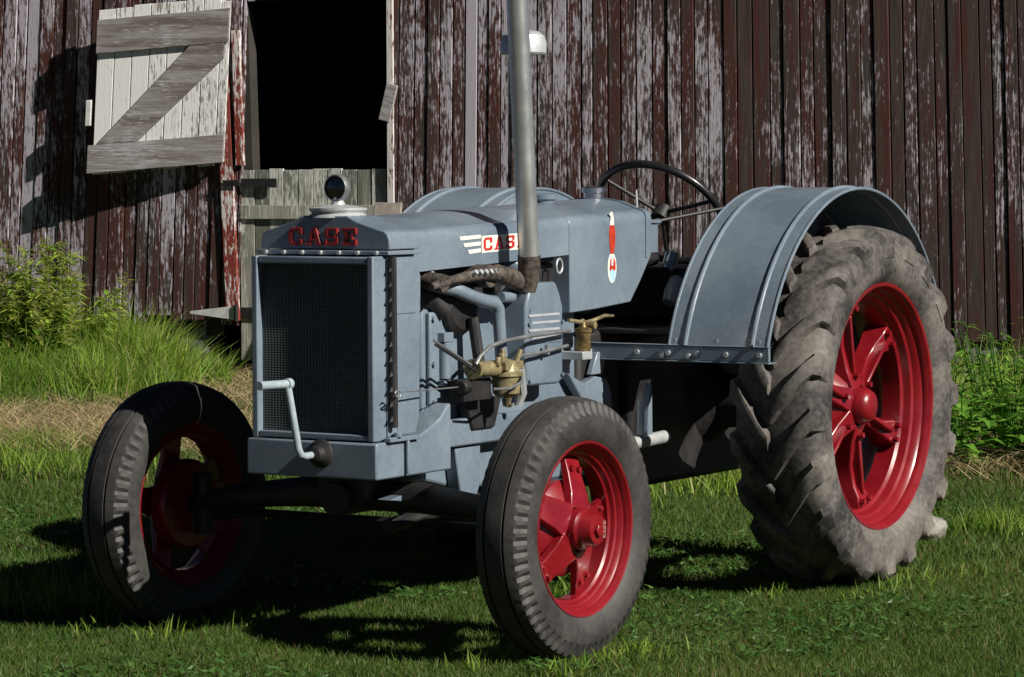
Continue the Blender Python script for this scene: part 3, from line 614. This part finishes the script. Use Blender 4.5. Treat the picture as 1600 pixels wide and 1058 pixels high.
P(MB().prism([(.10, .425), (-.03, .445), (-.13, .432), (-.02, .408)], .11, .16), 'axle_stop', 'grey', ax, bevel=.003, loc=(0, 0, 0))
P(MB().tube([(-.05, .05, .33), (-.9, .10, .42), (-1.1, .1, .44)], .022, 10), 'radius_rod', 'dark')
# platform angle iron with bolts, running across behind the tank
bm_ = MB().box((-1.066, -.775, .772), (-1.054, .775, .815)).box((-1.11, -.775, .766), (-1.0535, .775, .7705)); bm_.box((-1.07, -.776, .8165), (-1.0525, .776, .8195))
beam = sub(P(bm_, 'platform_beam', 'grey', bevel=.0015))
for y in (.15, .32, .41, .43, .50, .53, .63, .745): 
    P(boltrow([(-1.054, y, .793 if y not in (.41, .50) else .785)], (1, 0, 0), .008, .008), 'bolt', 'alu', beam, loc=(0, 0, 0))
P(MB().box((-2.2, -.42, .845), (-1.11, .42, .86)), 'platform', 'dark', bevel=.003)
# fenders
def fender(sg):
    c = (-1.72, .60); r = .70; A = np.linspace(R(18), R(183), 56)
    pt = lambda a, rr, y: (c[0]+rr*math.cos(a), sg*y, c[1]+rr*math.sin(a))
    mb = MB().loft([[pt(a, r, .43), pt(a, r+.002, .60), pt(a, r, .77)] for a in A], close=False, caps=False)
    o = sub(P(mb, 'fender', 'grey', solid=.003))
    for y in (.487, .718): P(MB().tube([pt(a, r+.001, y) for a in A], .0075, 8), 'rib', 'grey', o, loc=(0, 0, 0))
    for y in (.43, .77): P(MB().tube([pt(a, r-.002, y) for a in A], .0055, 8), 'edge_bead', 'grey', o, loc=(0, 0, 0))
    side = MB().loft([[pt(a, r-.004, .433), pt(a, max(.30, min(.5, .25/max(.05, math.sin(a)))) if 0.35 < a < 2.8 else .5, .433)] for a in A], close=False, caps=False)
    P(side, 'side_panel', 'grey', o, solid=.003, loc=(0, 0, 0))
    for y in (.455, .60, .745): P(boltrow([(c[0]+.672, sg*y, .832)], (1, 0, .2), .008, .008), 'bolt', 'grey', o, loc=(0, 0, 0))
fender(1); fender(-1)
# dash, steering wheel, seat, levers
ds = sub(P(MB().box((-1.475, -.17, 1.09), (-1.366, .165, 1.185)), 'dash_box', 'grey', bevel=.004))
P(MB().box((-1.485, -.175, 1.187), (-1.366, .172, 1.199)), 'dash_ledge', 'grey', ds, bevel=.002, loc=(0, 0, 0))
P(MB().tube([(-1.40, .165, 1.198), (-1.40, .165, 1.215)], .010, 10).tube([(-1.378, .14, 1.20), (-1.372, .14, 1.295)], [.006, .003], 8), 'throttle_lever', 'alu', ds, loc=(0, 0, 0))
cw = Vector((-1.80, 0, 1.215)); tl = R(47); u1 = Vector((math.cos(tl), 0, math.sin(tl))); u2 = Vector((0, 1, 0)); nn = u1.cross(u2)
rw = .225
sw = sub(P(MB().tube([cw+u1*rw*math.cos(a)+u2*rw*math.sin(a) for a in np.linspace(0, 2*math.pi, 56, endpoint=False)], .0135, 12, closed=True), 'steering_wheel', 'black'))
for k in range(3):
    a = 2*math.pi*k/3 + R(75); P(MB().tube([cw-nn*.0, cw+u1*rw*.98*math.cos(a)+u2*rw*.98*math.sin(a)], .007, 8), 'wheel_spoke', 'dark', sw, loc=(0, 0, 0))
ax_ = nn if nn.z < 0 else -nn
P(MB().tube([cw-ax_*.02, cw+ax_*.03], .03, 14).tube([cw, cw+ax_*.42], .014, 10), 'steering_column', 'dark', sw, loc=(0, 0, 0))
P(MB().tube([(-1.50, .15, 1.193), (-1.62, .22, 1.215), (-1.80, .40, 1.262)], .006, 8), 'hand_lever', 'dark')
P(MB().tube([(-1.50, .19, 1.045), (-1.525, .19, 1.085)], .024, 14).tube([(-1.46, .20, 1.03), (-1.49, .2, 1.05)], .02, 12), 'horn_button', 'steel')
P(MB().tube([(-1.44, .22, .93), (-1.47, .22, .965), (-1.50, .22, 1.005)], [.02, .028, .024], 14), 'brake_drum_cap', 'alu')
seat = MB()
for i in range(8):
    pass
prof = [(0, 0), (.08, .004), (.15, .02), (.195, .06), (.205, .075)]
seat.lathe([(1.0+b, a) for a, b in prof], 28, (-2.35, 0, -.08), cap=False)
st_ = sub(P(seat, 'seat', 'dark', solid=.004)); P(MB().tube([(-2.35, 0, .92), (-2.25, 0, .72), (-2.05, 0, .70)], .018, 10), 'seat_spring', 'dark', st_, loc=(0, 0, 0))
P(MB().box((-2.25, -.24, .862), (-1.50, .24, 1.04)).box((-1.62, -.1, 1.042), (-1.5, .1, 1.09)), 'transmission_cover', 'dark', bevel=.03)
P(MB().box((-2.35, -.05, .42), (-2.05, .05, .46)), 'drawbar', 'dark', bevel=.006)

# ------------------------------------------------------------------ loose plank and rock
pk = MB().box((-.014, -.09, -.60), (.014, .09, .60)).build('plank', 'plank', smooth=False, bevel=.003, loc=WP + WN*.42 + WS*(-.72) + Vector((0, 0, .60)))
pk.rotation_euler = (0, R(-16), WA); tag(pk, 'weathered plank leaning against the barn beside the lower half door', 'plank')
import bmesh
bmr = bmesh.new(); bmesh.ops.create_icosphere(bmr, subdivisions=3, radius=1)
for v in bmr.verts:
    n_ = 1 + .16*math.sin(3.1*v.co.x+1.3) * math.cos(2.7*v.co.y) + .12*math.sin(5*v.co.z+2*v.co.x) + random.uniform(-.03, .03)
    v.co *= n_; v.co.x *= .085; v.co.y *= .075; v.co.z *= .062
me = bpy.data.meshes.new('rock'); bmr.to_mesh(me); bmr.free(); me.materials.append(MT['rock'])
tag(link(me, 'rock', loc=Vector((-3.05, .42, .04))), 'pale rough rock in the grass behind the big rear wheel', 'rock')

# ------------------------------------------------------------------ grass: numpy-built blades
def blades(name, pos, length, width, lean_, col, segs=2, mat_='grass', droop=1.0):
    n = len(pos); yaw = rng.uniform(0, 2*np.pi, n); fy = rng.uniform(0, 2*np.pi, n)
    dx, dy = np.cos(yaw), np.sin(yaw); wx, wy = np.cos(fy), np.sin(fy)
    V = np.zeros((n, 2*segs+1, 3))
    for k in range(segs+1):
        t = k/segs; h = length*(t - .5*droop*lean_*t*t*.6); o = length*lean_*t**1.6
        cx = pos[:, 0]+dx*o; cy = pos[:, 1]+dy*o; cz = pos[:, 2]+np.maximum(h, .002)
        wd = width*(1-t)**.7*.5
        if k < segs:
            V[:, 2*k] = np.stack([cx-wx*wd, cy-wy*wd, cz], 1); V[:, 2*k+1] = np.stack([cx+wx*wd, cy+wy*wd, cz], 1)
        else: V[:, 2*k] = np.stack([cx, cy, cz], 1)
    tri = []
    for k in range(segs-1): tri += [(2*k, 2*k+1, 2*k+3), (2*k, 2*k+3, 2*k+2)]
    tri.append((2*segs-2, 2*segs-1, 2*segs)); tri = np.array(tri)
    nv = 2*segs+1; F = (tri[None] + (np.arange(n)*nv)[:, None, None]).reshape(-1)
    nt_ = len(F)//3
    me = bpy.data.meshes.new(name); me.vertices.add(n*nv); me.vertices.foreach_set('co', V.reshape(-1).astype(np.float32))
    me.loops.add(len(F)); me.loops.foreach_set('vertex_index', F.astype(np.int32))
    me.polygons.add(nt_); me.polygons.foreach_set('loop_start', np.arange(0, len(F), 3, dtype=np.int32))
    me.update(calc_edges=True)
    ca = me.color_attributes.new('col', 'FLOAT_COLOR', 'POINT'); cc = np.ones((n, nv, 4)); cc[:, :, :3] = col[:, None, :]
    ca.data.foreach_set('color', cc.reshape(-1).astype(np.float32)); me.materials.append(MT[mat_])
    o = bpy.data.objects.new(name, me); COL.objects.link(o); return o
D2 = np.array([D.x, D.y])/math.hypot(D.x, D.y); R2 = np.array([rt.x, rt.y]); C2 = np.array([CP.x, CP.y]); N2 = np.array([WN.x, WN.y]); S2 = np.array([WS.x, WS.y]); P2 = np.array([WP.x, WP.y])
def scatter(t0, t1, dens, margin=1.25, extra=.8):
    """even scatter over the strip of yard between distances t0 and t1 from where the photographer stands"""
    hw = t1*(800/4872)*margin+extra; n = int((t1-t0)*2*hw*dens)
    t = rng.uniform(t0, t1, n); l = rng.uniform(-hw, hw, n)
    return C2 + t[:, None]*D2 + l[:, None]*R2
def vnoise(p, sc, seed):
    r = np.random.default_rng(seed); G = r.random((64, 64)); q = p*sc; i = np.floor(q).astype(int); f = q-i; f = f*f*(3-2*f)
    g = lambda a, b: G[(i[:, 0]+a) % 64, (i[:, 1]+b) % 64]
    return (g(0,0)*(1-f[:, 0])+g(1,0)*f[:, 0])*(1-f[:, 1]) + (g(0,1)*(1-f[:, 0])+g(1,1)*f[:, 0])*f[:, 1]
def wall(p): return (p-P2) @ N2
def along(p): return (p-P2) @ S2
def lerp(a, b, t): return np.array(a)[None]*(1-t[:, None]) + np.array(b)[None]*t[:, None]
parts_pos = []; 
def lawn(t0, t1, dens, L, Wd, segs, nm):
    p = scatter(t0, t1, dens); w = wall(p)
    nz = vnoise(p, .9, 7)*.3 + vnoise(p, 2.3, 1)*.4 + vnoise(p, 7, 2)*.3
    strip = np.exp(-((w-4.35)/1.15)**2)
    dry = np.clip(strip*1.15 + (nz-.55)*.9, 0, 1)
    keep = (w > .05) & (rng.random(len(p)) > dry*.80)
    p, nz, dry = p[keep], nz[keep], dry[keep]; n = len(p)
    ln = L*rng.uniform(.55, 1.35, n)*(.7+.6*nz); wd = Wd*rng.uniform(.7, 1.3, n)
    c = lerp((.04, .10, .013), (.125, .20, .036), np.clip(rng.normal(.5, .25, n)+(nz-.5)*.8, 0, 1))
    y = rng.random(n) < (.07+.45*dry); c[y] = lerp((.16, .13, .05), (.26, .21, .09), rng.random(y.sum()))
    return blades(nm, np.c_[p, np.zeros(n)], ln, wd, rng.uniform(.15, 1.05, n), c, segs)
o = lawn(7.4, 10.2, 20000, .030, .0034, 2, 'lawn'); tag(o, 'short green lawn grass in front of the tractor', 'grass', kind='stuff')
o = lawn(10.2, 13.5, 7500, .042, .0052, 2, 'lawn'); tag(o, 'short green grass under and behind the tractor', 'grass', kind='stuff')
o = lawn(13.5, 21, 2600, .075, .009, 2, 'lawn'); tag(o, 'patchy grass in the yard before the barn', 'grass', kind='stuff')
# straw lying on the mown strip along the barn
p = scatter(11.5, 20.5, 1500); w = wall(p); nz = vnoise(p, 1.6, 1)*.6+vnoise(p, 5, 2)*.4
k = ((np.exp(-((w-4.35)/1.2)**2)*1.1+(nz-.5)*.7) > rng.uniform(.25, .9, len(p))) | ((along(p) > -2.6) & (along(p) < -.6) & (w < 3.4) & (w > .1) & (rng.random(len(p)) < .6))
p = p[k]; n = len(p)
c = lerp((.24, .18, .085), (.54, .43, .24), rng.random(n))
o = blades('straw', np.c_[p, rng.uniform(.004, .035, n)], rng.uniform(.05, .22, n), rng.uniform(.003, .007, n), rng.uniform(1.5, 2.2, n), c, 2, 'straw', .8); tag(o, 'dry cut straw lying in a strip along the barn', 'straw', kind='stuff')
# tall grass against the barn on the left, scattered clumps elsewhere
def tall(nm, p, L, wd, label, yl=.25):
    n = len(p); nz = vnoise(p, 2.2, 5)
    c = lerp((.08, .18, .018), (.28, .40, .05), np.clip(rng.normal(.45, .25, n)+(nz-.5)*.6, 0, 1))
    y = rng.random(n) < yl*.5; c[y] = lerp((.2, .24, .06), (.34, .32, .13), rng.random(y.sum()))
    o = blades(nm, np.c_[p, np.zeros(n)], L*(.55+.8*nz)*rng.uniform(.5, 1.25, n), wd*rng.uniform(.6, 1.3, n), rng.uniform(.1, .85, n), c, 4)
    return tag(o, label, 'grass', kind='stuff')
n = 52000; ss = rng.uniform(-5.6, -.6, n); ww = rng.beta(1.3, 1.5, n)*3.1+.08
sw_ = ss - .5*ww
keep = (ww < np.interp(sw_, [-6.6, -3.6, -2.6, -2.2], [3.3, 3.2, 2.3, 1.1]) + rng.normal(0, .15, n)) & (sw_ < -2.02)
ss, ww, sw_ = ss[keep], ww[keep], sw_[keep]; p = P2 + ww[:, None]*N2 + ss[:, None]*S2
hgt = np.interp(sw_, [-6.6, -3.6, -3.2, -2.6, -2.12], [.62, .66, .56, .44, .30])*np.interp(ww, [0, .8, 2.2, 3.2], [1.0, 1.0, .75, .4])
tall('tall_grass', p, hgt, .011, 'tall bright green grass heaped against the barn wall')
n = 9000; ss = rng.uniform(1.5, 6.2, n); ww = rng.uniform(.1, 3.4, n); p = P2 + ww[:, None]*N2 + ss[:, None]*S2
tall('tall_grass', p, .34, .010, 'dark green grass between the leafy weeds and barn foundation')
# clover in patches between the blades
p = scatter(7.4, 12.5, 900); nz = vnoise(p, 1.1, 11)*.6+vnoise(p, 4, 12)*.4; p = p[nz > .58]; n = len(p)
o = blades('clover', np.c_[p, rng.uniform(.012, .03, n)], rng.uniform(.014, .026, n), rng.uniform(.012, .02, n), rng.uniform(1.2, 2.0, n), lerp((.035, .10, .02), (.10, .20, .045), rng.random(n)), 2, 'leaf', .9); tag(o, 'low clover leaves growing in patches among the lawn', 'clover', kind='stuff')
# small tufts
tp = []
for (x, y, r_, m_) in ((-3.55, -4.1, .30, 900), (-4.3, -4.9, .35, 700), (-3.0, -4.5, .25, 500), (-5.0, -3.4, .25, 400), (-1.0, .15, .10, 90), (-4.2, -1.1, .35, 420), (-3.4, .55, .22, 420), (-.05, -1.25, .2, 260), (-.1, -.9, .12, 140)):
    tp.append(np.array([x, y]) + rng.normal(0, r_/1.6, (m_, 2)))
for (x, y, h_) in ((.05, .70, .42), (.05, -.66, .42), (-1.75, .70, .55), (-1.75, -.7, .5)):      # longer grass left standing round the tyres
    m_ = 300; tp.append(np.c_[x+rng.uniform(-h_*.75, h_*.75, m_), y+rng.choice([-1, 1], m_)*(.10+rng.exponential(.05, m_)) + (.05 if h_ > .5 else 0)])
p = np.concatenate(tp); tall('grass_tuft', p, np.where(np.arange(len(p)) < len(p)-1200, .15, .06), .007, 'loose tufts of longer grass dotted over the lawn', .15)

# ------------------------------------------------------------------ weeds
def weed_mesh(nm, h, nst, spread, leafL, leafW, c0, c1, seeds=False, lp=9):
    vs = []; fs = []; cs = []
    def quad(a, b2, c_, d_, col):
        o_ = len(vs); vs.extend((a, b2, c_, d_)); fs.append((o_, o_+1, o_+2, o_+3)); cs.extend((col,)*4)
    for i in range(nst):
        a = random.uniform(0, 6.28); r_ = random.uniform(0, spread*.4); b0 = Vector((r_*math.cos(a), r_*math.sin(a), 0)); H = h*random.uniform(.6, 1.05)
        tip = b0 + Vector((math.cos(a)*spread*random.uniform(.1, .8), math.sin(a)*spread*random.uniform(.1, .8), H))
        sc = [x*.8 for x in c0]; prev = None
        for k in range(6):
            t_ = k/5; q = b0.lerp(tip, t_) + Vector((0, 0, .03*math.sin(t_*3)))
            if prev is not None:
                for ux in (Vector((.0035, 0, 0)), Vector((0, .0035, 0))): quad(prev-ux, prev+ux, q+ux*.7, q-ux*.7, sc)
            prev = q
        for k in range(lp):
            t_ = random.uniform(.12, 1); q = b0.lerp(tip, t_); la = random.uniform(0, 6.28); L = leafL*random.uniform(.55, 1.15)*(1.15-.5*t_); wd = leafW*L/leafL
            d_ = Vector((math.cos(la), math.sin(la), random.uniform(-.15, .75))).normalized(); sd = d_.cross(Vector((0, 0, 1))).normalized(); n_ = sd.cross(d_)
            f_ = random.random(); col = [c0[j]*(1-f_)+c1[j]*f_ for j in range(3)]
            p0 = q; p1 = q+d_*L*.4; p2 = q+d_*L - Vector((0, 0, L*.25))
            quad(p0, p1+sd*wd*.5+n_*wd*.15, p2, p1, col); quad(p0, p1, p2, p1-sd*wd*.5+n_*wd*.15, [x*.92 for x in col])
        if seeds:
            for k in range(46):
                q = tip + Vector((random.gauss(0, .02), random.gauss(0, .02), random.uniform(-.22, .03))); dd = Vector((random.gauss(0, 1), random.gauss(0, 1), random.uniform(.2, 1))).normalized(); ww_ = dd.orthogonal().normalized()*.005
                col = random.choice(((.42, .42, .13), (.34, .40, .10), (.5, .46, .2))); quad(q-ww_, q+ww_, q+dd*.045+ww_*.6, q+dd*.045-ww_*.6, col)
    me = bpy.data.meshes.new(nm); me.from_pydata([tuple(v) for v in vs], [], fs); ca = me.color_attributes.new('col', 'FLOAT_COLOR', 'POINT')
    ca.data.foreach_set('color', np.array([(*c_, 1) for c_ in cs], dtype=np.float32).reshape(-1)); me.materials.append(MT['leaf']); return me
wm = [weed_mesh('weed_leaves', .62, 13, .24, .14, .065, (.06, .18, .02), (.20, .38, .055), lp=13), weed_mesh('weed_leaves', .55, 15, .26, .11, .04, (.07, .20, .022), (.24, .40, .06), lp=15), weed_mesh('weed_leaves', .46, 13, .26, .16, .085, (.07, .21, .022), (.22, .42, .055), lp=12)]
spots = [(-5.9, -.75, 0, 1), (-6.1, -.45, 1, 1.05), (-5.75, -.30, 2, .9), (-6.3, -.05, 0, 1.1), (-5.85, .02, 1, .95), (-6.5, -.7, 1, 1.15), (-6.9, -.35, 0, 1.2), (-5.55, -.5, 2, .8), (-6.7, .25, 2, 1.1), (-6.05, .38, 0, 1), (-7.4, -.9, 1, 1.1), (-5.6, .30, 2, .85), (-7.2, .1, 0, 1.2), (-6.4, .75, 1, 1.1)]
for x, y, i, k in spots:
    o = bpy.data.objects.new('leafy_weed', wm[i]); COL.objects.link(o); o.location = (x, y, 0); o.scale = (k, k, k); o.rotation_euler = (0, 0, random.uniform(0, 6.28))
    tag(o, ('upright large-leaved green weed growing beyond the big rear wheel', 'dense narrow-leaved green weed growing beyond the big rear wheel', 'low weed with the broadest bright leaves beyond the big rear wheel')[i], 'weed', 'leafy weeds behind the rear wheel')
sm = weed_mesh('seeding_weed', .98, 26, .50, .19, .06, (.15, .28, .03), (.42, .50, .09), seeds=True, lp=55)
sm2 = weed_mesh('seeding_weed', .78, 24, .46, .18, .055, (.15, .28, .03), (.40, .48, .08), seeds=True, lp=50)
for ss_, ww_, me_, k, lb in ((-2.47, 1.5, sm, .95, 'tallest yellow-green weed with feathery seed heads beside the barn'), (-2.62, 1.75, sm2, 1.0, 'shorter seeding weed beside the tallest weed in the grass heap'),):
    q = P2 + ww_*N2 + ss_*S2; o = bpy.data.objects.new('seeding_weed', me_); COL.objects.link(o); o.location = (q[0], q[1], 0); o.scale = (k,)*3
    tag(o, lb, 'weed')
